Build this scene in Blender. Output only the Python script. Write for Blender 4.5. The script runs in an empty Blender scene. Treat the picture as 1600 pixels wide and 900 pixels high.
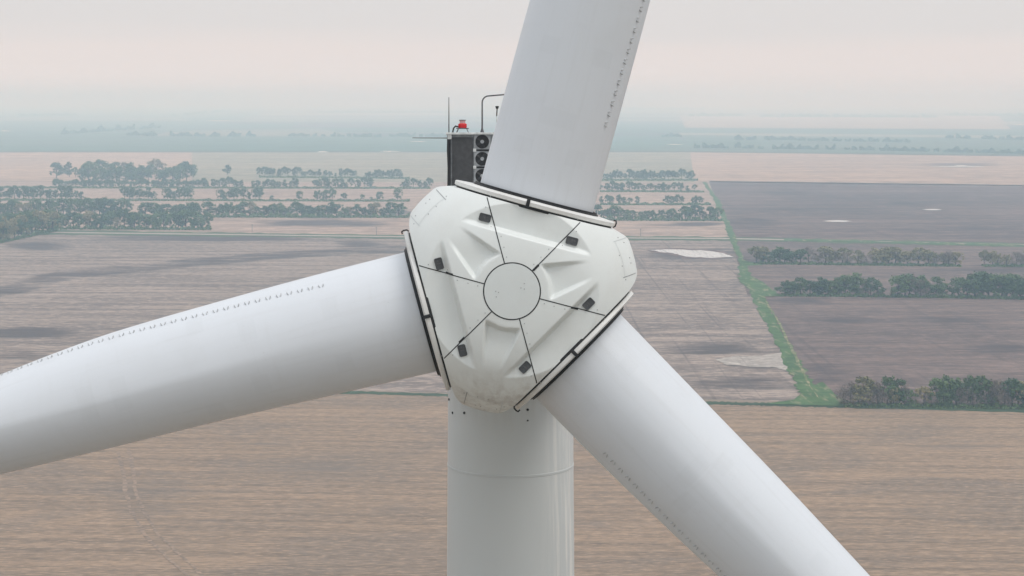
import bpy, bmesh, math, random
from mathutils import Vector, Matrix
R = math.radians
rnd = random.Random(11)
scene = bpy.context.scene
COL = scene.collection

# ------------------------------------------------------------------ camera
W, H, F = 1600.0, 900.0, 2807.0
PITCH = R(6.0)
HUB = Vector((0.0, 0.0, 80.0))
DIST = 34.0
CAM = HUB + Vector((0.0, -DIST*math.cos(PITCH), DIST*math.sin(PITCH)))
cam_d = bpy.data.cameras.new('camera')
cam_d.sensor_width = 36.0
cam_d.lens = 36.0*F/W
cam_d.clip_start = 0.5
cam_d.clip_end = 80000.0
cam = bpy.data.objects.new('camera', cam_d)
cam.location = CAM
cam.rotation_euler = (R(90)-PITCH, 0, 0)
COL.objects.link(cam)
scene.camera = cam

# ------------------------------------------------------------------ sky, sun, exposure
SUN_EL, SUN_AZ = R(60), R(118)          # azimuth clockwise from +Y: behind the camera on the right
world = bpy.data.worlds.new('World')
scene.world = world
world.use_nodes = True
nt = world.node_tree
nt.nodes.clear()
N = nt.nodes.new
out = N('ShaderNodeOutputWorld')
sky = N('ShaderNodeTexSky'); sky.sky_type = 'NISHITA'; sky.sun_disc = False
sky.sun_elevation = SUN_EL; sky.sun_rotation = SUN_AZ
sky.air_density = 1.2; sky.dust_density = 3.0; sky.altitude = 80
bg1 = N('ShaderNodeBackground'); bg1.inputs[1].default_value = 0.08
nt.links.new(sky.outputs[0], bg1.inputs[0])
tc = N('ShaderNodeTexCoord'); sep = N('ShaderNodeSeparateXYZ')
nt.links.new(tc.outputs['Generated'], sep.inputs[0])
# faint horizontal cloud structure that bends the layers a little
mp = N('ShaderNodeMapping'); mp.inputs['Scale'].default_value = (2.2, 2.2, 30)
nt.links.new(tc.outputs['Generated'], mp.inputs[0])
ns = N('ShaderNodeTexNoise'); ns.inputs['Scale'].default_value = 2.0; ns.inputs['Detail'].default_value = 4
nt.links.new(mp.outputs[0], ns.inputs['Vector'])
ad = N('ShaderNodeMath'); ad.operation = 'MULTIPLY_ADD'
nt.links.new(ns.outputs['Fac'], ad.inputs[0]); ad.inputs[1].default_value = 0.018
sb = N('ShaderNodeMath'); sb.operation = 'SUBTRACT'; sb.inputs[1].default_value = 0.009
nt.links.new(sep.outputs['Z'], ad.inputs[2]); nt.links.new(ad.outputs[0], sb.inputs[0])
sq = N('ShaderNodeMath'); sq.operation = 'POWER'; sq.use_clamp = True; sq.inputs[1].default_value = 0.5
mx0 = N('ShaderNodeMath'); mx0.operation = 'MAXIMUM'; mx0.inputs[1].default_value = 0.0
nt.links.new(sb.outputs[0], mx0.inputs[0]); nt.links.new(mx0.outputs[0], sq.inputs[0])
rp = N('ShaderNodeValToRGB')
nt.links.new(sq.outputs[0], rp.inputs[0])
SKY_STOPS = [(0.0, (.86, .80, .775)), (.10, (.90, .81, .77)), (.165, (.87, .79, .76)), (.20, (.79, .755, .745)),
             (.26, (.765, .75, .75)), (.45, (.78, .79, .80)), (.75, (1.0, 1.03, 1.07)), (1.0, (1.2, 1.24, 1.30))]
el = rp.color_ramp.elements
while len(el) < len(SKY_STOPS): el.new(0.5)
for e, (p, c) in zip(el, SKY_STOPS):
    e.position = p; e.color = (*c, 1)
bg2 = N('ShaderNodeBackground'); bg2.inputs[1].default_value = 1.0
nt.links.new(rp.outputs[0], bg2.inputs[0])
mixs = N('ShaderNodeMixShader'); mixs.inputs[0].default_value = 0.93
nt.links.new(bg1.outputs[0], mixs.inputs[1]); nt.links.new(bg2.outputs[0], mixs.inputs[2])
nt.links.new(mixs.outputs[0], out.inputs['Surface'])

sun_d = bpy.data.lights.new('sun', 'SUN')
sun_d.energy = 1.15; sun_d.angle = R(25); sun_d.color = (1.0, .96, .90)
sun = bpy.data.objects.new('sun', sun_d)
sdir = Vector((math.sin(SUN_AZ)*math.cos(SUN_EL), math.cos(SUN_AZ)*math.cos(SUN_EL), math.sin(SUN_EL)))
sun.rotation_euler = sdir.to_track_quat('Z', 'Y').to_euler()
sun.location = (60, -80, 200)
COL.objects.link(sun)

vs = scene.view_settings
scene.display_settings.display_device = 'sRGB'
vs.view_transform = 'Standard'; vs.look = 'None'; vs.gamma = 1.0; vs.exposure = 0.0
vs.use_curve_mapping = False
scene.render.engine = 'CYCLES'
scene.cycles.use_denoising = True
scene.cycles.volume_bounces = 3
scene.cycles.max_bounces = 6
scene.cycles.diffuse_bounces = 3

# ------------------------------------------------------------------ pixel <-> world (authoring helpers)
def ray(px, py):
    x, y = (px-W/2)/F, (H/2-py)/F
    return Vector((x, math.cos(PITCH)+y*math.sin(PITCH), -math.sin(PITCH)+y*math.cos(PITCH)))
def gp(px, py, z=0.0):
    d = ray(px, py)
    t = (z-CAM.z)/d.z
    p = CAM+d*t
    return Vector((p.x, p.y, z))
def to_px(p):
    q = Vector(p)-CAM
    fw = q.y*math.cos(PITCH)-q.z*math.sin(PITCH)
    up = q.y*math.sin(PITCH)+q.z*math.cos(PITCH)
    return W/2+F*q.x/fw, H/2-F*up/fw, fw
def lerp(a, b, t): return a+(b-a)*t
def sstep(a, b, x):
    if a == b: return 1.0 if x >= a else 0.0
    t = max(0.0, min(1.0, (x-a)/(b-a)))
    return t*t*(3-2*t)
def table(tb, x):
    if x <= tb[0][0]: return tb[0][1]
    for (x0, y0), (x1, y1) in zip(tb, tb[1:]):
        if x <= x1: return lerp(y0, y1, (x-x0)/(x1-x0))
    return tb[-1][1]
def smooth_table(tb, x):                 # Catmull-Rom through the table
    if x <= tb[0][0]: return tb[0][1]
    if x >= tb[-1][0]: return tb[-1][1]
    for i in range(len(tb)-1):
        if tb[i][0] <= x <= tb[i+1][0]:
            x0, y0 = tb[i]; x1, y1 = tb[i+1]; h = x1-x0; t = (x-x0)/h
            def slope(j):
                a = max(j-1, 0); b = min(j+1, len(tb)-1)
                return (tb[b][1]-tb[a][1])/(tb[b][0]-tb[a][0])
            m0, m1 = slope(i)*h, slope(i+1)*h
            return (2*t**3-3*t*t+1)*y0+(t**3-2*t*t+t)*m0+(-2*t**3+3*t*t)*y1+(t**3-t*t)*m1

# ------------------------------------------------------------------ object helpers
def tag(o, label=None, cat=None, group=None, kind=None):
    if label: o['label'] = label
    if cat: o['category'] = cat
    if group: o['group'] = group
    if kind: o['kind'] = kind
    return o
def mesh_obj(name, verts, faces, mats, parent=None, smooth=False, sharp=None, fmat=None):
    me = bpy.data.meshes.new(name)
    me.from_pydata([tuple(v) for v in verts], [], faces)
    for m in (mats if isinstance(mats, (list, tuple)) else [mats]): me.materials.append(m)
    if fmat: me.polygons.foreach_set('material_index', fmat)
    if smooth: me.polygons.foreach_set('use_smooth', [True]*len(me.polygons))
    me.update()
    if sharp: me.set_sharp_from_angle(angle=R(sharp))
    o = bpy.data.objects.new(name, me)
    COL.objects.link(o)
    if parent: o.parent = parent
    return o
class MB:
    """collects shapes, then links them as one mesh object"""
    def __init__(s, M=None): s.v = []; s.f = []; s.m = []; s.M = M or Matrix.Identity(4); s.cur = 0
    def add(s, verts, faces):
        b = len(s.v)
        s.v += [s.M @ Vector(v) for v in verts]
        s.f += [tuple(i+b for i in f) for f in faces]
        s.m += [s.cur]*len(faces)
    def box(s, c, size, bev=0.0, M=None):
        bm = bmesh.new()
        bmesh.ops.create_cube(bm, size=1)
        for v in bm.verts: v.co = Vector((v.co.x*size[0], v.co.y*size[1], v.co.z*size[2]))
        if bev: bmesh.ops.bevel(bm, geom=bm.edges[:], offset=bev, segments=2, profile=.6, affect='EDGES')
        T = Matrix.Translation(c) @ (M or Matrix.Identity(4))
        bm.verts.index_update()
        s.add([T @ v.co for v in bm.verts], [[v.index for v in f.verts] for f in bm.faces]); bm.free()
    def tube(s, pts, rad, n=10, caps=True):
        pts = [Vector(p) for p in pts]; b = []; fs = []
        rads = rad if isinstance(rad, (list, tuple)) else [rad]*len(pts)
        up0 = None
        for i, p in enumerate(pts):
            d = (pts[min(i+1, len(pts)-1)]-pts[max(i-1, 0)]).normalized()
            if up0 is None: up0 = Vector((0, 0, 1)) if abs(d.z) < .9 else Vector((1, 0, 0))
            a = (up0-d*up0.dot(d)).normalized(); c = d.cross(a); up0 = a
            for k in range(n):
                t = 2*math.pi*k/n
                b.append(p+(a*math.cos(t)+c*math.sin(t))*rads[i])
        for i in range(len(pts)-1):
            for k in range(n):
                fs.append((i*n+k, i*n+(k+1) % n, (i+1)*n+(k+1) % n, (i+1)*n+k))
        if caps:
            fs.append(tuple(reversed(range(n)))); fs.append(tuple(range((len(pts)-1)*n, len(pts)*n)))
        s.add(b, fs)
    def lathe(s, prof, axis='Y', n=64, close=False):
        """prof: list of (radius, height) about the axis"""
        b = []; fs = []
        for (r, h) in prof:
            for k in range(n):
                t = 2*math.pi*k/n
                x, z = r*math.cos(t), r*math.sin(t)
                b.append({'Y': (x, h, -z), 'Z': (x, z, h), 'X': (h, x, z)}[axis])
        m = len(prof)
        for i in range(m if close else m-1):
            j = (i+1) % m
            for k in range(n):
                fs.append((i*n+k, i*n+(k+1) % n, j*n+(k+1) % n, j*n+k))
        s.add(b, fs)
    def disc(s, c, r, axis='Z', n=24):
        b = []
        for k in range(n):
            t = 2*math.pi*k/n
            x, y = r*math.cos(t), r*math.sin(t)
            b.append(Vector(c)+Vector({'Z': (x, y, 0), 'Y': (x, 0, -y), 'X': (0, x, y)}[axis]))
        s.add(b, [tuple(range(n))])
    def build(s, name, mats, parent=None, smooth=True, sharp=35):
        return mesh_obj(name, s.v, s.f, mats, parent, smooth, sharp, s.m)

# ------------------------------------------------------------------ materials
def mat(name):
    m = bpy.data.materials.new(name); m.use_nodes = True
    return m, m.node_tree, m.node_tree.nodes['Principled BSDF']
def nd(t, kind, **kw):
    n = t.nodes.new(kind)
    for k, v in kw.items(): setattr(n, k, v)
    return n
def noise(t, vec, scale, sc=(1, 1, 1), rot=0.0, detail=4, rough=.55, dist=0.0, off=(0, 0, 0)):
    mp = nd(t, 'ShaderNodeMapping')
    mp.inputs['Scale'].default_value = sc; mp.inputs['Rotation'].default_value = (0, 0, rot); mp.inputs['Location'].default_value = off
    t.links.new(vec, mp.inputs[0])
    n = nd(t, 'ShaderNodeTexNoise')
    n.inputs['Scale'].default_value = scale; n.inputs['Detail'].default_value = detail
    n.inputs['Roughness'].default_value = rough; n.inputs['Distortion'].default_value = dist
    t.links.new(mp.outputs[0], n.inputs['Vector'])
    return n.outputs['Fac']
def mrange(t, v, a, b, c=0.0, d=1.0, smooth=True):
    n = nd(t, 'ShaderNodeMapRange', interpolation_type='SMOOTHSTEP' if smooth else 'LINEAR')
    for i, x in enumerate((a, b, c, d)): n.inputs[i+1].default_value = x
    t.links.new(v, n.inputs[0])
    return n.outputs[0]
def mixc(t, f, a, b):
    n = nd(t, 'ShaderNodeMix', data_type='RGBA')
    for s, x in ((n.inputs[0], f), (n.inputs[6], a), (n.inputs[7], b)):
        if hasattr(x, 'is_output'): t.links.new(x, s)
        elif isinstance(x, (int, float)): s.default_value = x
        else: s.default_value = (*x, 1)
    return n.outputs[2]
def math_(t, op, a, b=0.0, clamp=False):
    n = nd(t, 'ShaderNodeMath', operation=op, use_clamp=clamp)
    for s, x in ((n.inputs[0], a), (n.inputs[1], b)):
        if hasattr(x, 'is_output'): t.links.new(x, s)
        else: s.default_value = x
    return n.outputs[0]
def pos(t): return nd(t, 'ShaderNodeNewGeometry').outputs['Position']

def paint(name, col, rough=.38, dirt=.10, dirt_col=(.42, .38, .33), scale=.8, low_brown=None):
    m, t, b = mat(name)
    p = pos(t)
    n1 = noise(t, p, scale, detail=6, rough=.6)
    n2 = noise(t, p, scale*14, detail=3)
    f = math_(t, 'MULTIPLY', mrange(t, n1, .45, .8), dirt)
    c = mixc(t, f, col, dirt_col)
    c = mixc(t, math_(t, 'MULTIPLY', mrange(t, n2, .55, .75), .05), c, tuple(x*.6 for x in col))
    if low_brown:                              # brownish blotches and runs, stronger towards the bottom
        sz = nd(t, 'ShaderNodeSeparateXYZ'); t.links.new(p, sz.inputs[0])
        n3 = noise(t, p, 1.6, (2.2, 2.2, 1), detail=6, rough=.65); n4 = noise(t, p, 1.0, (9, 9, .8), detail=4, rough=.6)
        low = mrange(t, sz.outputs['Z'], low_brown[0], low_brown[1])
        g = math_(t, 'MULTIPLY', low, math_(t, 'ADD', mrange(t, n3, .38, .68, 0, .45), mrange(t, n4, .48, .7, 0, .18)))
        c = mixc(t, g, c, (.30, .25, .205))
    t.links.new(c, b.inputs['Base Color'])
    t.links.new(mrange(t, n1, .3, .7, rough-.05, rough+.1), b.inputs['Roughness'])
    return m
def plain(name, col, rough=.5, metal=0.0):
    m, t, b = mat(name)
    n1 = noise(t, pos(t), 9.0, detail=4)
    c = mixc(t, mrange(t, n1, .35, .7), tuple(x*.8 for x in col), tuple(min(1, x*1.15) for x in col))
    t.links.new(c, b.inputs['Base Color'])
    b.inputs['Roughness'].default_value = rough; b.inputs['Metallic'].default_value = metal
    return m

M_SPIN = paint('spinner_gelcoat', (.72, .745, .73), .42, .22, low_brown=(79.0, 77.9))
M_CAP = paint('nose_cap_gelcoat', (.66, .69, .68), .45, .10)
M_RIM = paint('rim_white', (.69, .685, .665), .45, .35, scale=2.5)
M_NAC = paint('nacelle_gelcoat', (.72, .74, .73), .45, .2)
M_BLACK = plain('black_rubber', (.012, .012, .013), .6)
M_DARK = plain('dark_recess', (.075, .078, .082), .45)
M_DARK2 = plain('radiator_dark', (.05, .05, .052), .7)
M_STEEL = plain('galvanised_steel', (.34, .35, .36), .45, .5)
M_BLADES = plain('fan_blade_black', (.022, .022, .024), .5)
M_LUG = plain('lug_metal', (.10, .10, .105), .45)
M_GREY = plain('grey_frame', (.30, .31, .32), .5)
M_POLE = plain('pole_grey', (.10, .10, .11), .5)
M_LIGHT = plain('pale_plastic', (.62, .63, .62), .5)
M_SEAM, _t, _b = mat('faint_seam'); _b.inputs['Base Color'].default_value = (.545, .568, .568, 1); _b.inputs['Roughness'].default_value = .6
M_VG = plain('vortex_fin_grey', (.45, .465, .47), .5)
M_BOLT = plain('bolt_grey', (.30, .31, .31), .5)

# blade paint: white gelcoat with faint long rub marks along the span
m, t, b = mat('blade_gelcoat'); M_BLADE = m
p = pos(t)
at = nd(t, 'ShaderNodeAttribute', attribute_name='span_arc').outputs['Vector']
n1 = noise(t, p, .9, detail=5)
n2 = noise(t, at, 1.0, (.30, 7.0, 1), detail=6, rough=.65)          # long rub marks along the span
n3 = noise(t, at, 1.0, (5.0, .8, 1), detail=4, rough=.6)            # faint chordwise runs
n4 = noise(t, at, 22.0, (1, 1, 1), detail=2, rough=.5)              # flecks
mp = nd(t, 'ShaderNodeMapping'); mp.inputs['Scale'].default_value = (3.2, 2.6, 0); t.links.new(at, mp.inputs[0])
fl = nd(t, 'ShaderNodeVectorMath', operation='FLOOR'); t.links.new(mp.outputs[0], fl.inputs[0])
wn = nd(t, 'ShaderNodeTexWhiteNoise', noise_dimensions='3D'); t.links.new(fl.outputs[0], wn.inputs[0])
c = mixc(t, math_(t, 'MULTIPLY', mrange(t, n1, .5, .8), .10), (.645, .67, .705), (.45, .44, .42))
c = mixc(t, math_(t, 'MULTIPLY', mrange(t, n2, .50, .72), .13), c, (.46, .46, .45))
c = mixc(t, math_(t, 'MULTIPLY', mrange(t, n3, .55, .75), .09), c, (.46, .45, .43))
c = mixc(t, math_(t, 'MULTIPLY', mrange(t, n4, .73, .78), .35), c, (.30, .29, .28))
c = mixc(t, math_(t, 'MULTIPLY', mrange(t, wn.outputs['Value'], .93, .935), .06), c, (.40, .42, .43))   # touched-up rectangles
t.links.new(c, b.inputs['Base Color']); t.links.new(mrange(t, n2, .3, .7, .34, .52), b.inputs['Roughness'])
# tower paint: pale grey-green, rain streaks on the right flank
m, t, b = mat('tower_paint'); M_TOWER = m
p = pos(t); sp = nd(t, 'ShaderNodeSeparateXYZ'); t.links.new(p, sp.inputs[0])
s1 = noise(t, p, 1.0, (7, 7, .35), detail=5, rough=.65)
s2 = noise(t, p, .6, (1, 1, .5), detail=4)
s3 = noise(t, p, 1.0, (26, 26, .5), detail=3, rough=.6)
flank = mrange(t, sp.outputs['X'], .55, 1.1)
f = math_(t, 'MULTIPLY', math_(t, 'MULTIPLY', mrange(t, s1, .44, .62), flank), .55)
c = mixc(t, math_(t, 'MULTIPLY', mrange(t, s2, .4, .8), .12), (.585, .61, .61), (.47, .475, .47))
top_shade = math_(t, 'MULTIPLY', mrange(t, sp.outputs['Z'], 76.6, 77.8), mrange(t, s1, .35, .65))  # shade below the hub, put into the paint as patchy brown darkening
c = mixc(t, math_(t, 'MULTIPLY', top_shade, .30), c, (.36, .32, .28))
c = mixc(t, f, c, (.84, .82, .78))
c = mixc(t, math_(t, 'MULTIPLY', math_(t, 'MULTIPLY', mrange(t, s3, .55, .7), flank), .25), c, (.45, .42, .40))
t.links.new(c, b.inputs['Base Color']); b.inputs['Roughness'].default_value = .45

m, t, b = mat('red_lens'); M_RED = m
b.inputs['Base Color'].default_value = (.62, .015, .02, 1); b.inputs['Roughness'].default_value = .15
m, t, b = mat('clear_lens'); M_CLEAR = m
b.inputs['Base Color'].default_value = (.75, .45, .45, 1); b.inputs['Roughness'].default_value = .1
b.inputs['Transmission Weight'].default_value = .6

# ------------------------------------------------------------------ ground materials
def soil(name, dry, dry2, damp, streak=(200, 6), fine=(50, 1.5), patch=90, rot=0.0, cross=0.0, cross_w=4.0, amt=.8, dampamt=1.0, patchamt=.35, off=0):
    m, t, b = mat(name)
    p = pos(t)
    st = noise(t, p, 1.0, (1/streak[0], 1/streak[1], 1), rot, 5, .62, 0.6, (off, off, 0))
    fi = noise(t, p, 1.0, (1/fine[0], 1/fine[1], 1), rot, 3, .6, 0.0, (off+3, 7, 0))
    pa = noise(t, p, 1.0/patch, (.55, 1, 1), rot, 6, .6, 0.8, (off, 0, 0))
    c = mixc(t, math_(t, 'MULTIPLY', mrange(t, st, .39, .61), amt), dry, dry2)
    c = mixc(t, math_(t, 'MULTIPLY', mrange(t, fi, .38, .72), .45), c, tuple(x*.68 for x in dry2))
    c = mixc(t, math_(t, 'MULTIPLY', mrange(t, pa, .46, .62), patchamt), c, damp)
    mw = nd(t, 'ShaderNodeMapping'); mw.inputs['Rotation'].default_value = (0, 0, rot); t.links.new(p, mw.inputs[0])
    sw = nd(t, 'ShaderNodeSeparateXYZ'); t.links.new(mw.outputs[0], sw.inputs[0])
    wl = math_(t, 'ADD', math_(t, 'MULTIPLY', sw.outputs['Y'], 6.2832/(fine[1]*6.5)), math_(t, 'MULTIPLY', pa, 4.0))
    wl2 = math_(t, 'MULTIPLY', mrange(t, math_(t, 'SINE', wl), .1, 1.0), mrange(t, st, .36, .60, .35, 1.0))
    c = mixc(t, math_(t, 'MULTIPLY', wl2, .55), c, tuple(x*.80 for x in dry2))
    gr = noise(t, p, 1.0, (1/(fine[0]*.3), 1/(fine[1]*.8), 1), rot, 2, .7, 0, (off+1, 4, 0))
    c = mixc(t, math_(t, 'MULTIPLY', mrange(t, gr, .5, .70), .55), c, tuple(min(1, x*1.38) for x in dry))
    c = mixc(t, math_(t, 'MULTIPLY', mrange(t, gr, .5, .30), .55), c, tuple(x*.62 for x in dry2))
    if cross:
        cr = noise(t, p, 1.0, (1/cross_w, 1/260, 1), rot, 3, .6, .8, (0, off, 0))
        sx_ = nd(t, 'ShaderNodeSeparateXYZ'); t.links.new(p, sx_.inputs[0])
        f_ = math_(t, 'MULTIPLY', math_(t, 'MULTIPLY', mrange(t, cr, .54, .70), cross), mrange(t, sx_.outputs['X'], 15, 50))
        c = mixc(t, f_, c, tuple(x*.9 for x in damp))
    at = nd(t, 'ShaderNodeAttribute', attribute_name='damp')
    pb = noise(t, p, 1.0, (1/(streak[0]*.55), 1/(streak[1]*3.2), 1), rot, 6, .65, 1.2, (off+9, 2, 0))
    d = math_(t, 'ADD', at.outputs['Fac'], math_(t, 'MULTIPLY', math_(t, 'SUBTRACT', pb, .5), 2.0))
    d2 = math_(t, 'ADD', d, math_(t, 'MULTIPLY', math_(t, 'SUBTRACT', fi, .5), .9))
    has = mrange(t, at.outputs['Fac'], 0.0, .3)
    d3 = math_(t, 'MULTIPLY', math_(t, 'MULTIPLY', mrange(t, d2, .2, .95), has), dampamt)
    c = mixc(t, d3, c, damp)
    t.links.new(c, b.inputs['Base Color'])
    b.inputs['Roughness'].default_value = .95; b.inputs['Specular IOR Level'].default_value = .15
    return m
def grassy(name, c1, c2, c3, scale=(25, 8), straw=.5, sc3=(60, 5)):
    m, t, b = mat(name)
    p = pos(t)
    a = noise(t, p, 1.0, (1/scale[0], 1/scale[1], 1), 0, 5, .65)
    d = noise(t, p, 1.0, (1/sc3[0], 1/sc3[1], 1), 0, 4, .6, .5, (50, 20, 0))
    c = mixc(t, mrange(t, a, .35, .65), c1, c2)
    c = mixc(t, math_(t, 'MULTIPLY', mrange(t, d, .52, .68), straw), c, c3)
    t.links.new(c, b.inputs['Base Color']); b.inputs['Roughness'].default_value = .95
    b.inputs['Specular IOR Level'].default_value = .15
    return m

TAN = (.33, .24, .17); TAN2 = (.245, .185, .14); TAN3 = (.17, .135, .112)
M_NEAR = soil('near_stubble', (.325, .232, .162), (.205, .155, .116), (.165, .138, .118), (120, 4.2), (9, 1.0), 30, R(5), 0, 3, .62, .7, .5)
M_MID = soil('mid_stubble', (.345, .277, .235), (.175, .143, .13), (.075, .063, .064), (120, 8), (14, 3.0), 50, R(5), .5, 2.6, .72, .9, .35, 31)
M_PLOW = soil('dark_ploughed', (.20, .143, .125), (.12, .09, .085), (.06, .05, .055), (110, 10), (20, 3.5), 90, R(5), .3, 3.0, .85, .85, .35, 77)
M_PURP = soil('purple_ploughed', (.19, .130, .114), (.108, .076, .073), (.05, .04, .043), (190, 26), (50, 8), 180, R(5), .25, 5, .85, .85, .4, 5)
M_PALE = soil('pale_strip', (.42, .31, .245), (.29, .22, .185), (.09, .073, .073), (150, 20), (40, 8), 130, R(5), 0, 5, .8, .95, .15, 13)
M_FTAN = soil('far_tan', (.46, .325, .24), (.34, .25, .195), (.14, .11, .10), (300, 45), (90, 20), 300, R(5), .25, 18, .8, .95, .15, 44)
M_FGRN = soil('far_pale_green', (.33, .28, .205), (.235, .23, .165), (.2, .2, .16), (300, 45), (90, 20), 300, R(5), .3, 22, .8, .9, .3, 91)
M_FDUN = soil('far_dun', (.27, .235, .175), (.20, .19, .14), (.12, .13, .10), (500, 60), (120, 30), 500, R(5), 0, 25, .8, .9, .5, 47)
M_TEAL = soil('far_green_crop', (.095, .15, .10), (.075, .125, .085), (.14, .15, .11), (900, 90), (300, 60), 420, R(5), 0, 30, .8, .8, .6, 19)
M_GRASS = grassy('ditch_grass', (.082, .15, .055), (.05, .10, .04), (.26, .235, .145), (6, 5), .8, (3, 14))
M_VERGE = grassy('verge_grass', (.085, .12, .06), (.06, .09, .05), (.22, .20, .14), (60, 6), .4)
M_MARGIN = grassy('field_margin_grass', (.05, .085, .045), (.04, .065, .04), (.16, .14, .10), (30, 4), .3)
M_ROAD = plain('gravel_road', (.36, .31, .27), .95)
M_UNDER = grassy('scrub', (.06, .075, .045), (.045, .055, .04), (.13, .11, .085), (15, 8), .4)
M_MUD = soil('dried_mud', (.42, .38, .34), (.30, .265, .24), (.18, .15, .135), (30, 4), (9, 2), 25, R(80), .35, 2.5, .7, .8, .12, 3)
M_TRACK = soil('wheel_track_soil', (.32, .235, .175), (.225, .172, .135), (.16, .13, .11), (14, 4), (6, 1.2), 14, 0, 0, 3, .8, .8, .5)

m, t, b = mat('still_water'); M_WATER = m
p = pos(t)
wn = noise(t, p, 1.0, (1/2.2, 1/40, 1), 0, 4, .65, .3)
wn2 = noise(t, p, 1.0, (1/10, 1/14, 1), 0, 4, .6)
c = mixc(t, mrange(t, wn, .54, .62), (.52, .50, .47), (.18, .15, .12))
t.links.new(c, b.inputs['Base Color'])
t.links.new(mrange(t, wn, .60, .72, .08, .9), b.inputs['Roughness'])
b.inputs['IOR'].default_value = 1.33; b.inputs['Specular IOR Level'].default_value = .9

# base ground: a patchwork of square-mile sections
m, t, b = mat('prairie_patchwork'); M_GROUND = m
p = pos(t)
def cell(sx, sy, off):
    mp = nd(t, 'ShaderNodeMapping'); mp.inputs['Scale'].default_value = (1/sx, 1/sy, 0); mp.inputs['Location'].default_value = off
    mp.inputs['Rotation'].default_value = (0, 0, R(5))
    t.links.new(p, mp.inputs[0])
    fl = nd(t, 'ShaderNodeVectorMath', operation='FLOOR'); t.links.new(mp.outputs[0], fl.inputs[0])
    wn = nd(t, 'ShaderNodeTexWhiteNoise', noise_dimensions='3D'); t.links.new(fl.outputs[0], wn.inputs[0])
    return wn.outputs['Value']
w1 = cell(1600, 1600, (.3, .2, 0)); w2 = cell(1900, 800, (.1, .45, 0))
c = mixc(t, mrange(t, w1, .45, .55), (.085, .125, .085), (.26, .21, .165))
c = mixc(t, mrange(t, w2, .6, .7), c, (.10, .10, .09))
c = mixc(t, mrange(t, w2, .1, .04), c, (.35, .28, .22))
pn = noise(t, p, 1/400, (.4, 1, 1), 0, 5)
c = mixc(t, math_(t, 'MULTIPLY', mrange(t, pn, .4, .7), .4), c, (.13, .14, .11))
t.links.new(c, b.inputs['Base Color']); b.inputs['Roughness'].default_value = .95; b.inputs['Specular IOR Level'].default_value = .1

# ------------------------------------------------------------------ the setting
def struct(o): o['kind'] = 'structure'; return o
GX, GY0, GY1 = 13000.0, -3000.0, 27000.0
mb = MB(); mb.add([(-GX, GY0, 0), (GX, GY0, 0), (GX, GY1, 0), (-GX, GY1, 0)], [(0, 1, 2, 3)])
struct(mb.build('ground', M_GROUND, smooth=False, sharp=None))

def field(name, corners, material, z=.05, n=60, m_=60, damp=()):
    """corners in photo pixels: bottom-left, bottom-right, top-right, top-left, laid on the ground as a grid"""
    P = [gp(*c) for c in corners]
    vs_, fs, dv = [], [], []
    for j in range(m_+1):
        v = j/m_
        for i in range(n+1):
            u = i/n
            q = (P[0]*(1-u)+P[1]*u)*(1-v)+(P[3]*(1-u)+P[2]*u)*v
            vs_.append((q.x, q.y, z))
            if damp:
                x, y, _ = to_px(q)
                d = 0.0
                for it in damp:
                    if it[0] == 'e':
                        _, cx, cy, rx, ry, s = it
                        k = math.sqrt(((x-cx)/rx)**2+((y-cy)/ry)**2)
                        d = max(d, s*(1-sstep(.25, 1.45, k)))
                    else:
                        _, pts, w, s = it
                        for (x0, y0), (x1, y1) in zip(pts, pts[1:]):
                            L = (x1-x0)**2+((y1-y0)*6)**2
                            tt = max(0, min(1, ((x-x0)*(x1-x0)+36*(y-y0)*(y1-y0))/L))
                            dd = math.hypot((x-lerp(x0, x1, tt))/6, y-lerp(y0, y1, tt))
                            d = max(d, s*(1-sstep(w*.45, w, dd)))
                dv.append(d)
            else: dv.append(0.0)
    for j in range(m_):
        for i in range(n):
            a = j*(n+1)+i
            fs.append((a, a+1, a+n+2, a+n+1))
    o = mesh_obj(name, vs_, fs, material)
    at = o.data.attributes.new('damp', 'FLOAT', 'POINT'); at.data.foreach_set('value', dv)
    return struct(o)
def ribbon(name, pts, widths, material, z, jitter=0.0, sub=8, seed=1):
    """a strip along photo-pixel points; widths are photo pixels across (horizontal for 'h', vertical otherwise)"""
    r = random.Random(seed)
    L, Rr = [], []
    for k in range(len(pts)-1):
        for s in range(sub+(1 if k == len(pts)-2 else 0)):
            t_ = s/sub
            x = lerp(pts[k][0], pts[k+1][0], t_); y = lerp(pts[k][1], pts[k+1][1], t_)
            w = lerp(widths[k], widths[k+1], t_)*.5
            dx, dy = pts[k+1][0]-pts[k][0], pts[k+1][1]-pts[k][1]
            if abs(dx) > abs(dy)*1.5: ox, oy = 0, w
            else: ox, oy = w, 0
            j1, j2 = 1+r.uniform(-jitter, jitter), 1+r.uniform(-jitter, jitter)
            L.append(gp(x-ox*j1, y-oy*j1, z)); Rr.append(gp(x+ox*j2, y+oy*j2, z))
    n = len(L)
    return struct(mesh_obj(name, L+Rr, [(i, i+1, n+i+1, n+i) for i in range(n-1)], material))
def patch(name, pts, material, z, jitter=0.0, sub=5, seed=2):
    r = random.Random(seed); out_ = []
    for (x0, y0), (x1, y1) in zip(pts, pts[1:]+pts[:1]):
        for s in range(sub):
            t_ = s/sub
            out_.append(gp(lerp(x0, x1, t_)+r.uniform(-1, 1)*jitter, lerp(y0, y1, t_)+r.uniform(-1, 1)*jitter*.25, z))
    return struct(mesh_obj(name, out_, [tuple(range(len(out_)))], material))

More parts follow.
